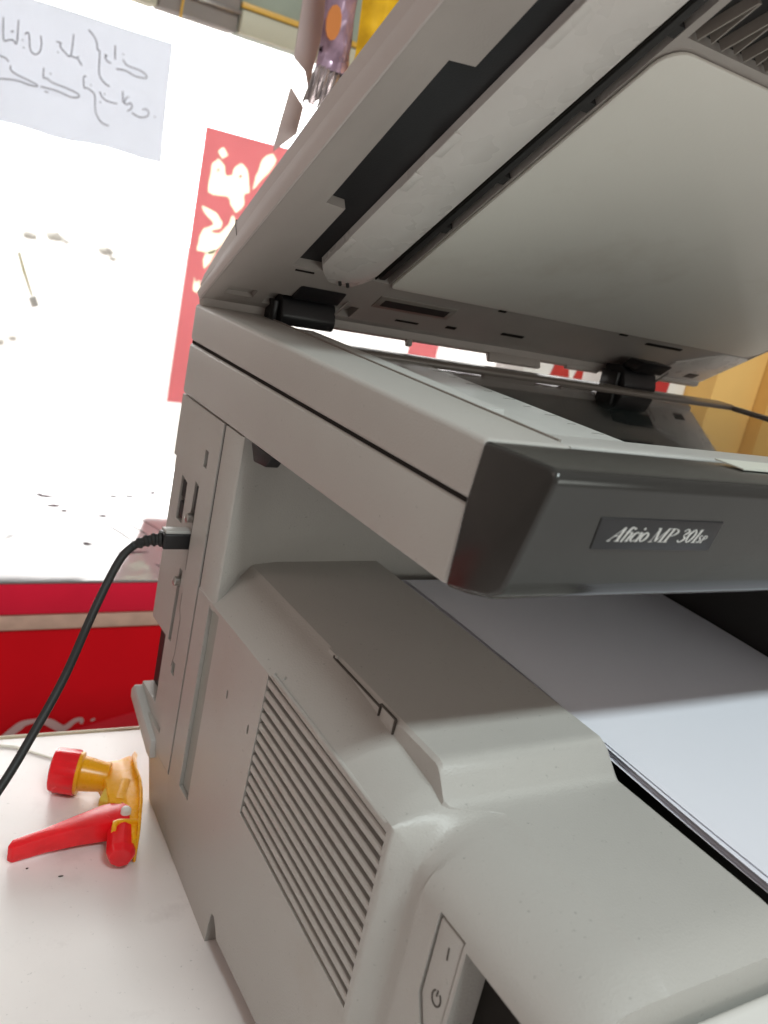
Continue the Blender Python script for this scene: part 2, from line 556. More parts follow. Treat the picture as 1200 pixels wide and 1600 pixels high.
# ------------------------------------------------------------------ chest freezer
FY, FT = 1.0, -.127
fz = empty('chest_freezer', (.3, 1.28, -.95), 'red chest freezer with white top standing under the window', 'freezer')
box('body', -.75, .95, FY + .004, 1.57, -.95, -.201, 'red_freezer', fz, .006)
box('lid_band', -.76, .96, FY - .004, 1.575, -.1755, FT - .004, 'red_lid', fz, .004)
box('trim', -.755, .955, FY, 1.572, -.200, -.1765, 'trim', fz, .003)
box('top', -.76, .96, FY - .003, 1.575, FT - .0035, FT, 'freezer_top', fz, .0012)
SCRIPT = [[(199, 234), (298, 327), (397, 418), (514, 520), (599, 577), (761, 596), (913, 558), (1095, 437), (1169, 451), (1275, 541), (1370, 553), (1368, 485)], [(575, 242), (661, 298), (726, 390), (762, 497), (745, 576)], [(1501, 516), (1556, 544)]]
SWOOSH = [(758, 248), (1250, 372), (1750, 500), (2246, 611), (3300, 800), (3300, -300), (700, -300)]
prism('lighter_band', [(a / 10000, b / 10000 - .4) for a, b in SWOOSH], FY + .0015, FY + .0038, 'y', 'red_light', fz, smooth=0)  # lighter red area below a diagonal on the front
for st, w in zip(SCRIPT, ([.004, .010, .012, .006, .012, .009, .006, .004], [.003, .006, .004], [.003, .003])):
    bm = bmesh.new()
    add_ribbon(bm, [(a / 10000, b / 10000 - .4) for a, b in st], w, lambda p, q, r: (p, FY + .0012 - r, q), .0012)
    from_bm('script', bm, 'script', fz, 0)
# scuffs on the white top
for (x, y, l, a, w) in [(.129, 1.351, .016, .1, .004), (.135, 1.304, .012, .3, .004), (.244, 1.365, .008, .4, .004), (.2735, 1.369, .007, .9, .004),
                        (.327, 1.3935, .012, 1.2, .003), (.158, 1.50, .012, .1, .003), (.153, 1.134, .012, .2, .004), (.06, 1.34, .03, 0, .002), (.20, 1.26, .006, .5, .004),
                        (.205, 1.20, .10, 1.9, .0015), (.235, 1.23, .10, 1.9, .0015), (.265, 1.24, .10, 1.9, .0015), (.21, 1.10, .03, .1, .003), (.12, 1.36, .008, 1.4, .003), (.147, 1.28, .008, 1.2, .003), (.235, 1.045, .02, 1.8, .002)]:
    bm = bmesh.new()
    c, s = math.cos(a), math.sin(a)
    w, l = w * (3.2 if w > .0025 else 1.6), l * 1.3
    pts = [(x + c * l * (t - .5) + random.uniform(-1, 1) * w * .5, y + s * l * (t - .5)) for t in (0, .3, .6, 1)]
    add_ribbon(bm, pts, [w * .3, w, w * .8, w * .2], lambda p, q, r: (p, q, FT + .0002 + r), .0002)
    from_bm('scuff_mark', bm, 'soot', fz, 0)

# ------------------------------------------------------------------ table
tb = empty('table', (.35, .1, T - .03), 'white laminate table top under the printer and spray head', 'table')
prism('top', [(-1.2, -1.0), (1.6, -1.0), (1.6, .372), (-1.2, .515)], T - .028, T, 'z', 'laminate', tb, .0015)
prism('edge_band', [(-1.2, .5155), (1.6, .3725), (1.6, .3755), (-1.2, .5185)], T - .028, T + .0006, 'z', 'table_edge', tb, .0006)
bm = bmesh.new()
add_ribbon(bm, [(-.16, .474), (-.0766, .4480), (-.064, .4410), (-.0455, .4255), (-.034, .414)], [.003, .003, .0024, .0016, .0008], lambda p, q, r: (p, q, T + .0003 + r), .0004)  # crease in the table cover, shown as an added pale strip
sh = from_bm('crease_strip', bm, 'crease_tone', None, 0)
tag(sh, 'thin pale crease line along the table edge behind the cable', 'crease')
for i, (x, y) in enumerate([(-.0804, .3172), (-.0635, .3056)]):
    bm = bmesh.new()
    bmesh.ops.create_icosphere(bm, subdivisions=1, radius=.0009)
    for v in bm.verts:
        v.co = Vector((v.co.x * (1.0 + i), v.co.y * .6, v.co.z * .6)) + Vector((x, y, T + .0005))
    o = from_bm('crumb', bm, 'crumb')
    tag(o, 'tiny dark crumb on the white table in front of the spray head', 'crumb', 'crumbs on the table')

# ------------------------------------------------------------------ printer
PR = empty('multifunction_printer', (.23, .2, T), 'grey office multifunction printer with its scanner lid raised', 'printer')


# --- body shell (lofted along the depth)
def section(y):
    fr = sm((.1065 - y) / .0140)              # 0 = rear part, 1 = front cover (top step)
    fl = sm((.0968 - y) / .0120)              # the same for the left flank
    xl = .0095 * sm((.0962 - y) / .0090)
    xs = xl - (.0022 if y < .0795 else 0)     # front cover stands a little proud of the channel
    zs = lerp(min(.1835, lerp(.1733, .1915, (y - .1024) / .157)), .1697, fr)
    z1 = lerp(.1645, .146, fl)
    ex = lerp(.022, .046, fl)                # where the shoulder ends
    ztop = lerp(.185, .1700, fr)
    droop = 0
    if y < .016:
        t = (.016 - y) / .021
        droop = .0055 * t * t
    zend = zs - droop
    ztop -= droop
    zb = T if y > .2330 else .0005
    xb = lerp(0, .0067, (y - .2328) / .133) if y > .2330 else xs
    xin = lerp(.1165, .1205, fr)
    pts = [(xb, zb), (xs, .036), (xs, .1405)]
    for k in range(11):
        a = k / 10
        px0 = xl + (ex - xl) * a
        pz0 = z1 + (zs - z1) * (a + .10 * math.sin(math.pi * a))
        th = a * math.pi / 2
        px1 = ex - (ex - xl) * math.cos(th)
        pz1 = z1 + (.1697 - z1) * math.sin(th)
        w = (xl - xs) * (1 - a) ** 3
        pts.append((lerp(px0, px1, fl) - w, lerp(pz0, pz1, fl) - droop * a))
    pts.append((ex + .0004, lerp(max(zend + .0004, ztop - .0018), ztop - .0001, fr)))
    pts.append((ex + .002, ztop))
    pts += [(xin - .003, ztop), (xin, ztop - .0025), (xin + .0015, .152 - droop * .2), (.345, .150 - droop * .2), (.3455, .17 if y < .1 else .215), (.45, .17 if y < .1 else .215), (.45, zb)]
    return pts


ys = [.3225, .305, .29, .27, .25, .2332, .2328, .21, .19, .17, .15, .13, .118, .110, .1065, .1045, .1025, .1005, .0985, .0965, .0945, .092, .089, .087, .085, .082, .0800, .0790, .077, .07, .06, .05, .04, .03, .022, .016, .011, .007, .003, -.001, -.004]
bm = bmesh.new()
rows = [[bm.verts.new((p[0], y, p[1])) for p in section(y)] for y in ys]
n = len(rows[0])
for i in range(len(rows) - 1):
    for j in range(n):
        bm.faces.new((rows[i][j], rows[i + 1][j], rows[i + 1][(j + 1) % n], rows[i][(j + 1) % n]))
bm.faces.new(rows[0])
bm.faces.new(rows[-1][::-1])
shell = from_bm('body_shell', bm, 'shell', PR, 32)

VENT = [(.2205, .0815), (.2180, .1640), (.0990, .1600), (.0987, .0735)]
c1 = bmesh.new()
add_prism(c1, VENT, -.02, .011, 'x')
c2 = bmesh.new()                              # upright channel beside the rear column
add_prism(c2, [(-.01, .3040), (.0035, .3040), (.0035, .2880), (-.01, .2880)], .0415, .1620, 'z')
c3 = bmesh.new()                              # opening for the front door
add_prism(c3, [(-.05, -.05), (.0485, -.05), (.0485, .1455), (-.05, .1455)], -.02, .0215, 'x')
c4 = bmesh.new()                              # arch at the foot
add_prism(c4, [(.2326, -.03), (.2322, .004), (.2308, .0088), (.2275, .0095), (.2235, .0055), (.2190, -.001), (.2180, -.03)], -.02, .03, 'x')
c5 = bmesh.new()                              # switch well
add_prism(c5, [(.0665, .148), (.0665, .111), (.060, .098), (.0505, .090), (.0505, .148)], -.02, .0105, 'x')
holes = []
for (hy, hz) in [(.2602, .1291), (.2291, .1262), (.2062, .1700)]:
    c = bmesh.new()
    add_prism(c, [(hy + .0011 * math.cos(a * math.pi / 4), hz + .0030 * math.sin(a * math.pi / 4)) for a in range(8)], -.02, .004, 'x')
    holes.append(c)
cut(shell, c1, c2, c3, c4, c5, *holes)

prism('vent_shade', [(.2215, .0805), (.2190, .1650), (.0980, .1610), (.0978, .0725)], .0112, .0135, 'x', 'gap', PR)  # near-black sheet stands in for the shade behind the slats
for k in range(13):
    zl0, zr0 = .0835 + .0062 * k, .0755 + .0066 * k
    bm = bmesh.new()
    vs_ = []
    for (y, z0) in ((.2190 - .0001 * k, zl0), (.0989, zr0)):
        vs_.append([bm.verts.new(q) for q in ((.0003, y, z0 + .0004), (.0003, y, z0 + .0030), (.0009, y, z0 + .0036), (.0112, y, z0 + .0022), (.0112, y, z0 - .0006), (.0009, y, z0 - .0002))])
    for a in range(6):
        bm.faces.new((vs_[0][a], vs_[0][(a + 1) % 6], vs_[1][(a + 1) % 6], vs_[1][a]))
    bm.faces.new(vs_[0][::-1])
    bm.faces.new(vs_[1])
    from_bm('slat', bm, 'shell', PR, 20)

M['strip_grey'] = pbr('grey_green_strip', (.33, .34, .31), .5, .35, .4, 1000)
box('column_strip', .0024, .0060, .2882, .3038, .0418, .1600, 'strip_grey', PR)
tube('vent_ridge', [(.0012, .2140, .1662), (.0004, .2120, .1662), (.0004, .1600, .1650), (.0004, .1015, .1632), (.0012, .0995, .1632)], .0011, 'shell', PR, 10)
# cover seams on the platform rim: release latch
lt = prism('latch', [(.1495, .1770), (.1385, .1768), (.1385, .1842), (.1495, .1842)], .0213, .0232, 'x', 'shell', PR, .0008)
for (pts) in [[(.196, .1838), (.1508, .1832)], [(.1505, .1790), (.1505, .1848)], [(.1375, .1775), (.1375, .1845)], [(.1505, .1848), (.1375, .1846)], [(.196, .1848), (.196, .1838)]]:
    bm = bmesh.new()
    add_ribbon(bm, pts, .0005, lambda p, q, r: (.0222 - r, p, q), .0012, 1)
    from_bm('seam', bm, 'mark', PR, 0)
box('tab', .0217, .0232, .194, .203, .1800, .1855, 'shell', PR, .0006)

# power rocker with its two marks
sw = prism('power_switch', [(.0655, .1468), (.0655, .112), (.0595, .0995), (.0513, .092), (.0513, .1468)], .0078, .0120, 'x', 'shell', PR, .0008)
bm = bmesh.new()
add_ribbon(bm, [(.0575, .1395), (.0570, .1345)], .0007, lambda p, q, r: (.0078 - r, p, q), .0003)
from_bm('on_mark', bm, 'mark', sw, 0)
bm = bmesh.new()
add_ribbon(bm, [(.0570 + .0026 * math.cos(math.radians(a)), .1170 + .0031 * math.sin(math.radians(a))) for a in range(-240, 61, 20)], .0007, lambda p, q, r: (.0078 - r, p, q), .0003, 2)
add_ribbon(bm, [(.0572, .1178), (.0570, .1205)], .0007, lambda p, q, r: (.0078 - r, p, q), .0003)
from_bm('standby_mark', bm, 'mark', sw, 0)

# door opening: near-black block standing for its shade, then the glossy white front door
box('opening_shade', .0205, .030, -.0035, .0484, T + .012, .1454, 'gap', PR)
bm = bmesh.new()
add_prism(bm, [(.026, -.006), (.44, -.006), (.44, -.048), (.044, -.040), (.030, -.026)], T + .004, .1535, 'z')
from_bm('front_door', bm, 'cover_white', PR, 35, .006, 4)

# rear column and cavity wall
low = bmesh.new()
A = [(.0, .3226), (.0, .366), (.45, .366), (.45, .3226)]
Bq = [(.0045, .3226), (.0067, .366), (.45, .366), (.45, .3226)]
va = [low.verts.new((x, y, .036)) for x, y in A]
vb = [low.verts.new((x, y, T)) for x, y in Bq]
low.faces.new(va)
low.faces.new(vb[::-1])
for i in range(4):
    low.faces.new((va[i], va[(i + 1) % 4], vb[(i + 1) % 4], vb[i]))
from_bm('rear_foot', low, 'shell', PR)
col = prism('rear_column', [(.0, .3247), (.0, .366), (.0, .398), (.003, .400), (.45, .400), (.45, .3247)], .0362, .2636, 'z', 'shell', PR)
pc = bmesh.new()
add_prism(pc, [(.3490, .050), (.3475, .2245), (.41, .2245), (.41, .050)], -.01, .0022, 'x')
pr1 = bmesh.new()
add_prism(pr1, [(.3525, .193), (.3525, .217), (.3600, .2185), (.3600, .193)], -.01, .012, 'x')
pr2 = bmesh.new()
add_prism(pr2, [(.3730, .186), (.3730, .213), (.3840, .215), (.3840, .186)], -.01, .012, 'x')
pr3 = bmesh.new()
add_prism(pr3, [(.3600, .110), (.3585, .160), (.3635, .160), (.3650, .110)], -.01, .008, 'x')
pr4 = bmesh.new()
add_prism(pr4, [(.3700, .060), (.3700, .110), (.4000, .110), (.4000, .060)], -.01, .012, 'x')
pr5 = bmesh.new()
add_prism(pr5, [(.3405, .232), (.3405, .2425), (.3462, .2425), (.3462, .232)], -.01, .003, 'x')
pr6 = bmesh.new()
add_prism(pr6, [(.3405, .096), (.3405, .1045), (.3460, .1045), (.3460, .096)], -.01, .003, 'x')
cut(col, pc, pr1, pr2, pr3, pr4, pr5, pr6)
box('seam', .0010, .2, .3226, .3246, .037, .2634, 'gap', PR)
box('dark_bay_fill', .0095, .0118, .3705, .3990, .0605, .1095, 'black', PR)  # near-black fill, the shade of the opening put into colour
box('dark_bay_fill', .0085, .0115, .3515, .385, .184, .2195, 'black', PR)
for (y0, y1, z0, z1) in [(.3742, .3830, .2015, .2125), (.3742, .3830, .1880, .1985), (.3535, .3590, .2005, .2160)]:
    box('port', .0030, .0085, y0, y1, z0, z1, 'black', PR, .0008)
for (y, z) in [(.3565, .1960), (.3612, .1520)]:
    bm = bmesh.new()
    add_tube(bm, [(.0030, y, z), (-.0012, y, z), (-.0020, y, z)], [.0030, .0030, .0018], 14)
    from_bm('screw', bm, 'steel', PR, 40)
box('label_plate', .0020, .0028, .3412, .3456, .2328, .2418, 'dark', PR)
box('slot_shade', .0070, .0090, .360, .366, .112, .158, 'dark', PR)  # dark backing paints in the shade of the upright slot
prism('port_flap', [(.405, .052), (.3995, .058), (.3530, .0425), (.3510, .030), (.358, .030), (.404, .046)], -.0035, .004, 'x', 'bezel', PR, .0012)
for (pts) in [[(.3475, .150), (.3475, .140), (.3440, .134), (.3440, .110), (.3470, .100)], [(.3480, .215), (.3480, .165)]]:
    bm = bmesh.new()
    add_ribbon(bm, pts, .0004, lambda p, q, r: (-.00005 - r, p, q), .0001, 1)
    from_bm('seam', bm, 'mark', PR, 0)
wall = prism('cavity_wall', [(.0004, .3222), (.0004, .2990), (.0017, .2975), (.006, .2978), (.014, .3020), (.026, .3090), (.042, .3130), (.10, .3145), (.45, .3145), (.45, .3222)], .1605, .2636, 'z', 'shell', PR, smooth=50)
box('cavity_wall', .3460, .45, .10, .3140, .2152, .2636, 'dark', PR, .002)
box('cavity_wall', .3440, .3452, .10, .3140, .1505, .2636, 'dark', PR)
prism('exit_lever', [(.29, .2635), (.262, .2635), (.268, .2560), (.283, .2545)], .002, .010, 'x', 'black', PR, .001)
# ribs carrying the paper
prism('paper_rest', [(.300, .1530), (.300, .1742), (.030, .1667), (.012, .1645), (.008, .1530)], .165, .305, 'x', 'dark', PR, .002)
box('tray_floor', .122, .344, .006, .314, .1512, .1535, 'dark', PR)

# --- scanner unit
sl = prism('scanner_base', [(.1005, .2640), (.400, .2640), (.400, .2958), (.0985, .2958)], 0, .46, 'x', 'shell', PR, .0022, 3)
box('seam', .0012, .4585, .1010, .3985, .2955, .2973, 'gap', PR)
prism('scanner_frame', [(.0980, .2970), (.400, .2970), (.400, .3200), (.0965, .3200)], 0, .0405, 'x', 'shell', PR, .0026, 4)
box('scanner_frame', .0408, .46, .158, .376, .2970, .3060, 'bezel', PR)
prism('rear_rim', [(.3480, .3062), (.3480, .3112), (.3530, .3122), (.3680, .3122), (.3770, .3095), (.3770, .3062)], .0408, .46, 'x', 'rim', PR, .0008)
prism('front_bezel', [(.0985, .2972), (.1575, .2972), (.1575, .3112), (.1500, .3124), (.1120, .3180), (.1040, .3194), (.0985, .3196)], .0408, .46, 'x', 'bezel', PR, .0006)
box('side_rim', .4535, .46, .1578, .3478, .3062, .3118, 'rim', PR, .0008)
box('scale_plate', .0408, .1385, .1578, .3478, .3062, .3100, 'bezel', PR, .0005)
box('scale_step', .0414, .0560, .1580, .3476, .3101, .3197, 'bezel', PR, .0008)
box('seam', .0400, .0413, .105, .372, .3120, .3203, 'rim', PR)
box('slit', .0580, .0590, .162, .343, .30995, .3102, 'gap', PR)
for k in range(9):
    box('scale_tick', .128, .1365 - (.003 if k % 2 else 0), .176 + k * .018, .1764 + k * .018, .31, .3101, 'mark', PR)
box('platen_glass', .1388, .4532, .1578, .3478, .3062, .3097, 'glass', PR)

# dark front panel
fp = prism('front_panel', [(.0980, .3192), (.0640, .3206), (.0604, .3198), (.0588, .3165), (.0688, .2790), (.0706, .2742), (.0760, .2700), (.0880, .2665), (.1000, .2640), (.1003, .2950)], -.0004, .46, 'x', 'charcoal', PR, .0028, 4, bang=40)
pn = Vector((0, -.04, -.0105)).normalized()
pu = Vector((0, -.0105, .04)).normalized()
PO = Vector((.0283, .0651, .2928))


def np_(p, q, r):
    v = PO + Vector((p, 0, 0)) + pu * q + pn * (r - .0016)
    return tuple(v)


npl = prism('nameplate', [(0, 0), (.0609, 0), (.0600, .0128), (-.0022, .0128)], 0, .0022, 'z', 'black', fp, .0004, f=np_)
W, H_ = .00115, .00030     # thick and thin strokes of the badge letters
GL = {
 'A': (.0062, [([(.0, .0), (.0046, .0066)], H_), ([(.0046, .0066), (.0050, 0)], W), ([(.0018, .0024), (.0048, .0024)], H_), ([(-.0006, 0), (.0012, 0)], H_), ([(.0036, 0), (.0062, 0)], H_)]),
 'f': (.0030, [([(.0014, -.0004), (.0016, .005), (.0024, .0066), (.0034, .0064)], [W * .8, W, W * .6, H_]), ([(.0003, .0044), (.0030, .0044)], H_)]),
 'i': (.0021, [([(.0010, .0), (.0011, .0044)], W * .85), ([(.0011, .0057), (.0012, .0066)], W * .8), ([(.0002, 0), (.0019, 0)], H_), ([(.0002, .0042), (.0011, .0044)], H_)]),
 'c': (.0034, [([(.0032, .0036), (.0022, .0045), (.0008, .0034), (.0006, .0012), (.0018, 0), (.0032, .0009)], [W * .5, H_, W * .9, W * .9, H_, H_])]),
 'o': (.0040, [([(.0020, .0045), (.0005, .0032), (.0005, .0012), (.0019, 0), (.0034, .0013), (.0034, .0032), (.0020, .0045)], [H_, W * .9, W * .9, H_, W * .9, W * .9, H_])]),
 ' ': (.0034, []),
 'M': (.0082, [([(.0008, 0), (.0012, .0066)], H_), ([(.0012, .0066), (.0036, .0002)], W), ([(.0036, .0002), (.0066, .0066)], H_), ([(.0066, .0066), (.0064, 0)], W), ([(-.0004, 0), (.0020, 0)], H_), ([(.0052, 0), (.0078, 0)], H_), ([(.0, .0066), (.0016, .0066)], H_), ([(.0060, .0066), (.0078, .0066)], H_)]),
 'P': (.0056, [([(.0012, 0), (.0014, .0066)], W), ([(.0012, .0065), (.0034, .0064), (.0050, .0050), (.0034, .0033), (.0014, .0033)], [H_, H_, W, H_, H_]), ([(0, 0), (.0026, 0)], H_), ([(.0, .0066), (.0016, .0066)], H_)]),
 '3': (.0046, [([(.0004, .0054), (.0018, .0066), (.0036, .0052), (.0018, .0035), (.0038, .0018), (.0018, 0), (.0002, .0010)], [W * .6, H_, W, H_, W, H_, W * .6])]),
 '0': (.0046, [([(.0022, .0066), (.0006, .0046), (.0006, .0020), (.0021, 0), (.0037, .0020), (.0037, .0046), (.0022, .0066)], [H_, W, W, H_, W, W, H_])]),
 '1': (.0030, [([(.0015, 0), (.0016, .0066)], W), ([(.0004, 0), (.0027, 0)], H_), ([(.0004, .0058), (.0016, .0066)], H_)]),
 's': (.0026, [([(.0022, .0030), (.0012, .0036), (.0005, .0027), (.0020, .0012), (.0011, 0), (.0002, .0007)], [H_, H_, W * .6, W * .6, H_, H_])]),
 'p': (.0028, [([(.0007, 0), (.0008, .0036)], W * .6), ([(.0007, .0035), (.0020, .0034), (.0025, .0026), (.0018, .0017), (.0008, .0017)], [H_, H_, W * .6, H_, H_]), ([(.0, 0), (.0014, 0)], H_)]),
}
bm = bmesh.new()
cx = .0056
for ch in 'Aficio MP 301sp':
    if ch == ' ':
        cx += .0022
        continue
    adv, strokes = GL[ch]
    for pts, w in strokes:
        sc = .86
        P = [(cx + (p[0] + p[1] * .26) * sc, .0038 + p[1] * sc) for p in pts]
        add_ribbon(bm, P, [a * sc for a in w] if isinstance(w, list) else w * sc, lambda p, q, r: np_(p, q, .0023 + r), .0001)
    cx += adv * .86
from_bm('lettering', bm, 'silver_print', npl, 0)
box('sticker', .118, .162, .0815, .0960, .3204, .3209, 'sticker', fp)

# --- lid: local frame x, s (from the hinge outwards), t (upwards, out of the lid)
TH = math.radians(34)
LH = Vector((0, .395, .322))
ld = Vector((0, -math.cos(TH), math.sin(TH)))
ln = Vector((0, math.sin(TH), math.cos(TH)))


def lf(x, s, t):
    return tuple(LH + Vector((x, 0, 0)) + ld * s + ln * t)


def lfx(s, t, x):
    return lf(x, s, t)


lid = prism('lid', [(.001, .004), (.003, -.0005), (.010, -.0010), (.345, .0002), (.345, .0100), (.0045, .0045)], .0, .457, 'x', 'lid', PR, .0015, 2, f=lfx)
k1 = bmesh.new()
add_prism(k1, [(.034, .060), (.034, .121), (.022, .1225), (.0205, .231), (.033, .2325), (.033, .3385), (.0995, .3385), (.0995, .060)], -.02, .0062, 'z', lf)
k2 = bmesh.new()
add_prism(k2, [(.104, .283), (.104, .312), (.44, .312), (.44, .283)], -.02, .0062, 'z', lf)
k3 = bmesh.new()
add_prism(k3, [(.010, .016), (.010, .025), (.028, .025), (.028, .016)], -.02, .002, 'z', lf)
k4 = bmesh.new()
add_prism(k4, [(.036, .012), (.036, .026), (.098, .026), (.098, .012)], -.02, .004, 'z', lf)
cut(lid, k1, k2, k3, k4)
prism('rear_lip', [(-.0020, .0040), (-.0020, -.0042), (.0025, -.0048), (.0060, -.0004), (.0008, .0040)], .001, .456, 'x', 'lid', lid, .0006, f=lfx)
for (xa, xb_, tt) in [(.150, .154, -.0085), (.222, .272, -.0105), (.300, .335, -.0065)]:
    prism('rear_tab', [(-.0015, -.0040), (-.0015, tt), (.0020, tt), (.0030, -.0040)], xa, xb_, 'x', 'lid', lid, .0005, f=lfx)
prism('slot_floor', [(.0345, .0605), (.0345, .1215), (.0225, .123), (.021, .2305), (.0335, .232), (.0335, .338), (.099, .338), (.099, .0605)], .0045, .0060, 'z', 'black', lid, f=lf)
prism('slot_floor', [(.1045, .2835), (.1045, .3115), (.4395, .3115), (.4395, .2835)], .0045, .0060, 'z', 'dark', lid, f=lf)
# inner side skirts and top shell
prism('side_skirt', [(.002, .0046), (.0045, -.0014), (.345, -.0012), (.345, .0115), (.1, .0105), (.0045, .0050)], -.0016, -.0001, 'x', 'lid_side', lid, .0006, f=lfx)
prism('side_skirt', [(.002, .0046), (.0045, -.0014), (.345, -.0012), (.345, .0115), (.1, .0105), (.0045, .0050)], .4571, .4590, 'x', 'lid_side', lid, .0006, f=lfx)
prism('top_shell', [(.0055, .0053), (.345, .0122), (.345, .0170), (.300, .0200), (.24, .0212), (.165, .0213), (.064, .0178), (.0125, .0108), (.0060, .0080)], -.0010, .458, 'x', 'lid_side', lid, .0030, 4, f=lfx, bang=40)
prism('seam', [(.0045, .0047), (.345, .0116), (.345, .0124), (.0055, .0055)], .0006, .457, 'x', 'gap', lid, f=lfx)
prism('seam', [(.0625, .0080), (.0633, .0080), (.0633, .0183), (.0625, .0168)], -.00110, .4, 'x', 'mark', lid, f=lfx)
# exposure guide strip
bm = bmesh.new()
NS = 10
ring = []
for s in [.0495, .0510, .0545, .060, .066, .1, .15, .2, .25, .3, .3365]:
    nar = max(0, (.066 - s) / .0165)
    a0 = .0500 + .0125 * nar ** 1.3
    a1 = .0870 - .0070 * nar ** 2
    lo, hi = [], []
    for i in range(NS + 1):
        u = i / NS
        x = a0 + (a1 - a0) * u
        bul = -.0008 - .0034 * math.sin(math.pi * u) ** .8 * (1 - .75 * nar)
        lo.append(bm.verts.new(lf(x, s, bul)))
        hi.append(bm.verts.new(lf(x, s, .0040)))
    ring.append(lo + hi[::-1])
for i in range(len(ring) - 1):
    k = len(ring[i])
    for j in range(k):
        bm.faces.new((ring[i][j], ring[i][(j + 1) % k], ring[i + 1][(j + 1) % k], ring[i + 1][j]))
bm.faces.new(ring[0])
bm.faces.new(ring[-1][::-1])
gs = from_bm('guide_strip', bm, 'strip', lid, 40)
for (x, s) in [(.0675, .0545), (.0730, .0540), (.0715, .305), (.0770, .300)]:
    bm = bmesh.new()
    add_tube(bm, [lf(x, s, -.0015), lf(x, s, -.0046), lf(x, s, -.0050)], [.0011, .0011, .0006], 10)
    from_bm('screw', bm, 'dark', gs, 40)
for (s0, s1, x0) in [(.085, .098, .0492), (.148, .163, .0492), (.178, .196, .0490), (.255, .285, .0490)]:
    prism('guide_tab', [(x0, s0), (x0, s1), (x0 + .006, s1), (x0 + .006, s0)], -.0022, -.0006, 'z', 'strip', lid, .0005, f=lf)
prism('guide_rail', [(.0880, .062), (.0880, .337), (.0885, .337), (.0885, .062)], -.001, .004, 'z', 'gap', lid, f=lf)
prism('guide_rail', [(.0905, .062), (.0905, .337), (.0950, .337), (.0950, .062)], -.0006, .004, 'z', 'dark', lid, .0008, f=lf)
for s in (.12, .17, .23, .28):
    prism('clip', [(.0952, s), (.0952, s + .006), (.0990, s + .006), (.0990, s)], 0, .004, 'z', 'dark', lid, f=lf)


def rrect(x0, x1, s0, s1, r):
    out = []
    for (cx_, cs, a0) in [(x1 - r, s1 - r, 0), (x0 + r, s1 - r, 90), (x0 + r, s0 + r * .5, 180), (x1 - r, s0 + r, 270)]:
        rr = r if a0 != 180 else r * .3
        if a0 == 180:
            cx_, cs = x0 + rr, s0 + rr
        for a in range(0, 91, 15):
            t = math.radians(a0 + a)
            out.append((cx_ + rr * math.cos(t), cs + rr * math.sin(t)))
    return out


prism('platen_pad', rrect(.1005, .453, .0582, .2785, .012), -.0028, -.0008, 'z', 'white', lid, .0006, f=lf)
prism('foam_pad', rrect(.104, .449, .062, .275, .01), -.0008, .0, 'z', 'dark', lid, f=lf)
lp = prism('label_plate', [(.1035, .0310), (.1030, .0455), (.1620, .0455), (.1635, .0310)], -.0016, .0, 'z', 'rim', lid, .0005, f=lf)
prism('label_print', [(.108, .0345), (.108, .0420), (.1580, .0420), (.1585, .0345)], -.0019, -.0016, 'z', 'dark', lp, f=lf)
# mechanism ribs past the pad
bm = bmesh.new()
for i in range(22):
    x = .108 + i * .015
    add_prism(bm, [(x, .2845), (x + .001, .2845), (x + .0075, .309), (x + .0065, .309)], -.0008, .0044, 'z', lf)
    add_prism(bm, [(x + .0075, .309), (x + .0085, .309), (x + .0085, .2855), (x + .0077, .2855)], -.0006, .0044, 'z', lf)
tag(from_bm('mechanism_rib', bm, 'rim', lid, 0), kind='stuff')
prism('front_bar', [(.0, .315), (.0, .344), (.456, .344), (.456, .315)], -.0040, -.0006, 'z', 'lid_side', lid, .0015, f=lf)
for (x, s, w, h) in [(.0375, .0555, .012, .0012), (.190, .0535, .006, .002), (.305, .0535, .008, .002), (.216, .024, .02, .003), (.130, .018, .018, .002), (.34, .047, .04, .003), (.17, .0200, .008, .003)]:
    prism('slot', [(x, s), (x + w, s), (x + w, s + h), (x, s + h)], -.0014, -.0002, 'z', 'gap', lid, f=lf)
# pale corner cover by the right hinge
prism('corner_cover', [(.395, .004), (.395, .030), (.425, .054), (.4565, .054), (.4565, .004)], -.0022, -.0004, 'z', 'strip', lid, .0008, f=lf)
prism('slot', [(.428, .010), (.440, .010), (.440, .017), (.428, .017)], -.0026, -.0020, 'z', 'black', lid, f=lf)


# hinges
def hinge(x0, x1, y0, zb):
    h = bmesh.new()
    add_prism(h, [(y0 + .018, zb), (y0 - .006, zb), (y0 - .008, zb + .006), (y0 - .004, zb + .016), (y0 + .004, zb + .020), (y0 + .018, zb + .018)], x0, x1, 'x')
    ob = from_bm('hinge', h, 'black', PR, 35, .0014, 2)
    bm = bmesh.new()
    add_box(bm, x0 - .004, x0 - .0005, y0 - .002, y0 + .016, zb, zb + .014)
    from_bm('hinge_cheek', bm, 'black', ob, 35, .001)
    bm = bmesh.new()
    add_prism(bm, [(y0 - .010, zb + .017), (y0 - .020, zb + .026), (y0 - .002, zb + .027), (y0 + .006, zb + .020)], x0 + .004, x1 - .002, 'x')
    from_bm('hinge_arm', bm, 'black', ob, 35, .0012)
    bm = bmesh.new()
    add_tube(bm, [(x1 - .001, y0 - .004, zb + .010), (x1 + .004, y0 - .012, zb + .021)], .0009, 8)
    from_bm('hinge_wire', bm, 'steel', ob)
    return ob


hinge(.0455, .0830, .380, .3175)
hinge(.3360, .3720, .368, .3085)

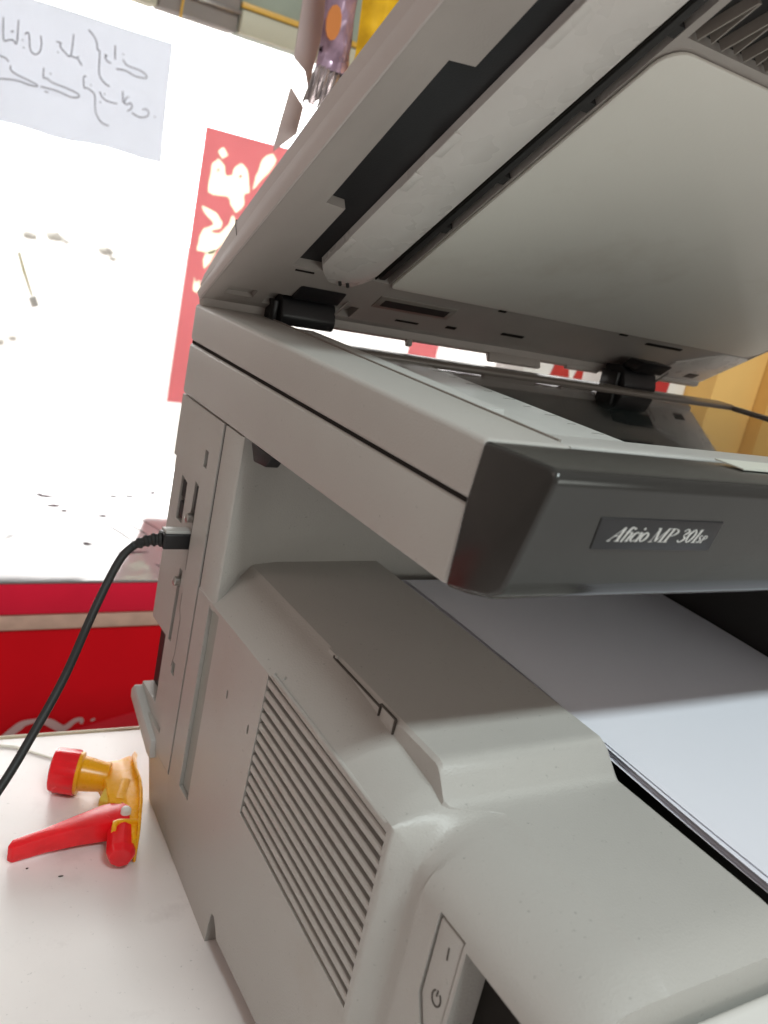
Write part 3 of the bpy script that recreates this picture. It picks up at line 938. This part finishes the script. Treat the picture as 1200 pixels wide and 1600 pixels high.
# ------------------------------------------------------------------ paper in the output tray
for i in range(7):
    bm = bmesh.new()
    dx, dy = (0, 0) if i == 6 else (random.uniform(-.0032, .0012), random.uniform(-.005, .004))
    g = {}
    NX, NY = 10, 16
    for a in range(NX + 1):
        for b in range(NY + 1):
            u, v = a / NX, b / NY
            x = .1295 + .2095 * u + dx + (.5 - v) * .006 * math.sin(i * 2.3) * (1 if i < 6 else 0)
            y = .004 + .297 * v + dy
            z = .1668 + .0075 * sm(v * 1.05) + .00042 * i
            z += .0030 * (1 - v) ** 2 * (1 - u) ** 2 * (.4 + .1 * i)
            z += .0038 * max(0, .35 - u) * sm(1 - abs(v - .55) * 1.6)
            g[a, b] = bm.verts.new((x, y, z))
    for a in range(NX):
        for b in range(NY):
            bm.faces.new((g[a, b], g[a + 1, b], g[a + 1, b + 1], g[a, b + 1]))
    r = bmesh.ops.extrude_face_region(bm, geom=bm.faces[:])
    for v in r['geom']:
        if isinstance(v, bmesh.types.BMVert):
            v.co.z += .0001
    o = from_bm('paper_sheet', bm, 'paper', None, 40)
    if i == 6:
        tag(o, 'blank white paper sheet on top of the pile in the output tray', 'paper', 'sheets in the output tray')
    else:
        tag(o, 'blank white paper sheet lower in the pile in the output tray', 'paper', 'sheets in the output tray')

# ------------------------------------------------------------------ usb cable
cb = empty('usb_cable', (-.05, .34, .10), 'black cable plugged into the printer side and curving down', 'cable')
PX = [(-.0290, .3605, .1766), (-.0365, .3590, .1690), (-.0450, .3530, .1545), (-.0552, .3431, .1354), (-.0692, .3299, .106), (-.0868, .3141, .0801), (-.1036, .2994, .0589), (-.1284, .2822, .033), (-.165, .262, .004), (-.205, .24, T + .0026), (-.26, .20, T + .0026), (-.34, .12, T + .0026)]
tube('cord', spline(PX, 8), .0025, 'cable', cb)
prism('plug', [(.3500, .1772), (.3605, .1772), (.3620, .1800), (.3620, .1862), (.3500, .1872)], -.0155, .004, 'x', 'black', cb, .0014, 3)
prism('plug_tip', [(.3510, .1870), (.3605, .1868), (.3600, .1888), (.3515, .1892)], -.0145, .003, 'x', 'bezel', cb, .0008)
bm = bmesh.new()
rad, pts = [], []
A0, B0 = Vector((-.0150, .3560, .1818)), Vector((-.0300, .3600, .1760))
for k in range(25):
    t = k / 24
    pts.append(A0.lerp(B0, t) + Vector((0, 0, .0012 * math.sin(t * math.pi))))
    rad.append(lerp(.0046, .0030, t) * (1 if (k // 3) % 2 == 0 else .80))
add_tube(bm, pts, rad, 14)
from_bm('strain_relief', bm, 'cable', cb, 40)

# ------------------------------------------------------------------ trigger spray head
sp = empty('spray_trigger', (-.04, .35, T), 'yellow and red trigger spray head lying on the white table', 'spray head')
mmv = lambda L_: [(a / 1000, b / 1000) for a, b in L_]
c0, c1_, c2_ = Vector((-.0535, .3922, T + .0150)), Vector((-.0372, .3842, T + .0148)), Vector((-.0235, .3780, T + .0140))
ax = (c1_ - c0).normalized()
bm = bmesh.new()
NR = 48
rings = []
u_ = ax.cross(Vector((0, 0, 1))).normalized()
v_ = ax.cross(u_)
for t, rr in ((0, .0118), (.0008, .0138), (.003, .0146), (.0150, .0150), (.0170, .0148)):
    rings.append([bm.verts.new(c0 + ax * t + (u_ * math.cos(2 * math.pi * a / NR) + v_ * math.sin(2 * math.pi * a / NR)) * (rr * (1 if (a // 2) % 2 == 0 or t < .002 else .955))) for a in range(NR)])
for i in range(len(rings) - 1):
    for a in range(NR):
        bm.faces.new((rings[i][a], rings[i][(a + 1) % NR], rings[i + 1][(a + 1) % NR], rings[i + 1][a]))
bm.faces.new(rings[0][::-1])
bm.faces.new(rings[-1])
from_bm('cap', bm, 'sprayred', sp, 25)
bm = bmesh.new()
add_tube(bm, [c0 + ax * .0165, c0 + ax * .019, c0 + ax * .0195, c2_, c2_ + ax * .004], [.0140, .0140, .0118, .0100, .0098], 24)
from_bm('neck', bm, 'sprayyellow', sp, 40)
prism('body', mmv([(-26.5, 386.5), (-11.0, 387.8), (-1.9, 391.7), (-.6, 385.2), (-3.8, 372), (-4.5, 359.4), (-7.0, 347), (-10.6, 334.8), (-20.8, 305.1), (-24.3, 303.5), (-20.7, 320.1), (-19.4, 336.9), (-28, 343), (-27.0, 353.7), (-25.4, 362.9)]), T + .0035, T + .0195, 'z', 'sprayyellow', sp, .0011, 2)
prism('tail', mmv([(-4.6, 389.6), (.3, 395.4), (4.2, 401.3), (5.2, 396.3), (1.2, 386), (-1.5, 380.1)]), T + .009, T + .0165, 'z', 'sprayyellow', sp, .0012)
prism('spine', mmv([(-1.8, 388), (.4, 385), (-2.4, 372), (-3.2, 359.4), (-5.8, 347), (-9.4, 334.4), (-19.4, 304.9), (-21.2, 305.3), (-11.4, 335.4), (-7.9, 347.6), (-5.3, 359.8), (-4.6, 372.4)]), T + .001, T + .0225, 'z', 'sprayyellow', sp, .0008)
prism('barrel', mmv([(-33.5, 349.5), (-27.5, 346.0), (-15.5, 367.0), (-21.5, 370.5)]), T + .005, T + .0178, 'z', 'sprayolive', sp, .0020, 3)
tube('piston', [(-.0210, .3445, T + .0150), (-.0120, .3640, T + .0155)], .0052, 'sprayyellow', sp, 16)
lv = mmv([(-91.0, 325.0), (-87.5, 330.0), (-73.2, 332.6), (-53.5, 337.8), (-32.7, 343.2), (-20.5, 342.9), (-16.1, 334.7), (-20.2, 323.5), (-33.6, 324.5), (-49.3, 325.6), (-67.6, 325.0), (-88.4, 322.0)])
bm = bmesh.new()
cxv = [((a[0] * .97 - .001, a[1] * 1.0 - .0005)) for a in lv]
V0 = [bm.verts.new((a, b, T + .0015 + .003 * (a + .091) / .07)) for a, b in lv]
V1 = [bm.verts.new((a, b, T + .0125 + .0070 * (a + .091) / .07)) for a, b in lv]
bm.faces.new(V0[::-1])
bm.faces.new(V1)
for i in range(len(lv)):
    bm.faces.new((V0[i], V0[(i + 1) % len(lv)], V1[(i + 1) % len(lv)], V1[i]))
from_bm('lever', bm, 'sprayred', sp, 35, .0012, 2)
bm = bmesh.new()
a0, b0 = Vector((-.0240, .3235, T + .0120)), Vector((-.0312, .3000, T + .0105))
add_tube(bm, [a0, a0.lerp(b0, .1), a0.lerp(b0, .82), b0], [.0080, .0094, .0088, .0068], 8)
from_bm('nozzle', bm, 'sprayred', sp, 20, .0006)
prism('collar', mmv([(-33.5, 316.5), (-31.5, 322.0), (-27, 323.2), (-15.2, 319.8), (-16.2, 317.2), (-27.0, 320.0), (-29.6, 318.9), (-31.2, 314.8)]), T + .001, T + .0215, 'z', 'sprayyellow', sp, .0007)
tube('pin', [(-.0212, .3300, T + .010), (-.0212, .3300, T + .0222), (-.0212, .3300, T + .0232)], [.0032, .0032, .0022], 'pin', sp, 16)

# ------------------------------------------------------------------ things behind the printer
b1 = empty('cardboard_box', (.81, .70, T), 'tan cardboard box behind the right end of the printer', 'box')
box('carton', .769, .8575, .62, .80, T, .52, 'card', b1, .002)
box('flap_seam', .769, .8575, .6194, .62, .20, .2008, 'card2', b1)
b2 = empty('tall_cardboard_box', (.95, .66, T), 'darker cardboard box standing half in front of the tan box', 'box')
box('carton', .8590, 1.10, .600, .78, T, .54, 'card2', b2, .002)
wb = prism('white_bag', [(.70, T), (.70, .29), (.705, .36), (.74, .40), (.766, .41), (.768, .30), (.768, T)], .66, .74, 'y', 'pack_white', None, .006, 3)
tag(wb, 'white plastic bag between the tan box and the red cartons', 'bag')
pk = empty('carton_pack', (.68, .85, T), 'white carton with red print glimpsed under the raised lid', 'carton')
box('carton', .606, .755, .80, .86, T, .284, 'pack_white', pk, .002)
prism('print', [(.655, .262), (.690, .262), (.683, .282), (.660, .282)], .7985, .7995, 'y', 'pack_red', pk, smooth=0)
prism('print', [(.698, .262), (.750, .262), (.742, .281), (.705, .281)], .7985, .7995, 'y', 'pack_red', pk, smooth=0)
pk = empty('small_carton', (.62, .60, T), 'small red and orange carton beside the right hinge', 'carton')
box('carton', .560, .662, .60, .64, T, .302, 'pack_white', pk, .002)
prism('print', [(.565, .283), (.595, .283), (.595, .298), (.565, .298)], .5985, .5995, 'y', 'pack_orange', pk, smooth=0)
prism('print', [(.625, .20), (.655, .20), (.662, .298), (.618, .298)], .5985, .5995, 'y', 'pack_red', pk, smooth=0)


# hanging snack packets
def packet(name, lab, x0, x1, y, z0, z1, mat_, tilt, bulge):
    e = empty(name, ((x0 + x1) / 2, y, z0), lab, 'snack packet', 'snack packets hanging behind the lid')
    bm = bmesh.new()
    g = {}
    NX, NZ = 14, 26
    rnd = random.Random(hash(lab) % 97 if False else len(lab))
    for side in (0, 1):
        for a in range(NX + 1):
            for b in range(NZ + 1):
                u, v = a / NX, b / NZ
                w = math.sin(math.pi * u) ** .6 * min(1, math.sin(math.pi * min(max((v - .04) / .92, 0), 1)) * 1.6)
                d = bulge * w + (rnd.uniform(-.0022, .0022) if 0 < a < NX and 0 < b < NZ else 0)
                x = lerp(x0, x1, u) + tilt * (1 - v) + .004 * math.sin(v * 9 + u * 2) * (1 - abs(u - .5))
                g[side, a, b] = bm.verts.new((x, y + (d if side else -d) + .003 * math.sin(u * 8) * (1 if v < .12 else 0), lerp(z0, z1, v)))
        for a in range(NX):
            for b in range(NZ):
                bm.faces.new((g[side, a, b], g[side, a + 1, b], g[side, a + 1, b + 1], g[side, a, b + 1]))
    bmesh.ops.remove_doubles(bm, verts=bm.verts, dist=.0001)
    from_bm('pouch', bm, mat_, e, 60)
    return e, g


e1, _ = packet('snack_packet', 'mauve foil snack packet with orange emblem hanging behind the lid', .2035, .2400, .75, .532, .72, 'foil_purple', .006, .010)
bm = bmesh.new()
add_prism(bm, [(.2155 + .008 * math.cos(a * math.pi / 6), .5715 + .016 * math.sin(a * math.pi / 6)) for a in range(12)], .7375, .7395, 'y')
from_bm('emblem', bm, 'pack_orange', e1, 0)
bm = bmesh.new()
zz = []
for i in range(13):
    x = .2055 + .0335 * i / 12
    zz.append((x, .75 + .004 * (1 if i % 2 else -1) * random.uniform(.5, 1)))
for i in range(12):
    a, b = zz[i], zz[i + 1]
    q = [bm.verts.new((a[0] + .003, a[1], .534)), bm.verts.new((b[0] + .003, b[1], .534)), bm.verts.new((b[0] - .004, b[1] - .003, .495 + .004 * (i % 3))), bm.verts.new((a[0] - .004, a[1] + .003, .495 + .003 * (i % 2)))]
    bm.faces.new(q)
from_bm('crimped_seal', bm, 'foil_silver', e1, 0)
e2, _ = packet('snack_packet', 'yellow foil snack packet hanging beside the mauve one', .2425, .315, .735, .50, .72, 'foil_yellow', -.002, .012)
bm = bmesh.new()
add_prism(bm, [(.2620 + .009 * math.cos(a * math.pi / 6), .5560 + .020 * math.sin(a * math.pi / 6)) for a in range(12)], .7205, .7225, 'y')
from_bm('emblem', bm, 'pack_orange', e2, 0)
fl = empty('plastic_film', (.21, .79, .45), 'pinkish plastic film strip hanging behind the mauve packet', 'plastic film')
prism('film', [(.200, .62), (.232, .62), (.222, .515), (.2155, .530), (.2010, .539)], .785, .7862, 'y', 'pink_film', fl, smooth=0)
prism('film', [(.2025, .513), (.2205, .497), (.218, .470), (.196, .448), (.1950, .455)], .785, .7862, 'y', 'pink_film', fl, smooth=0)
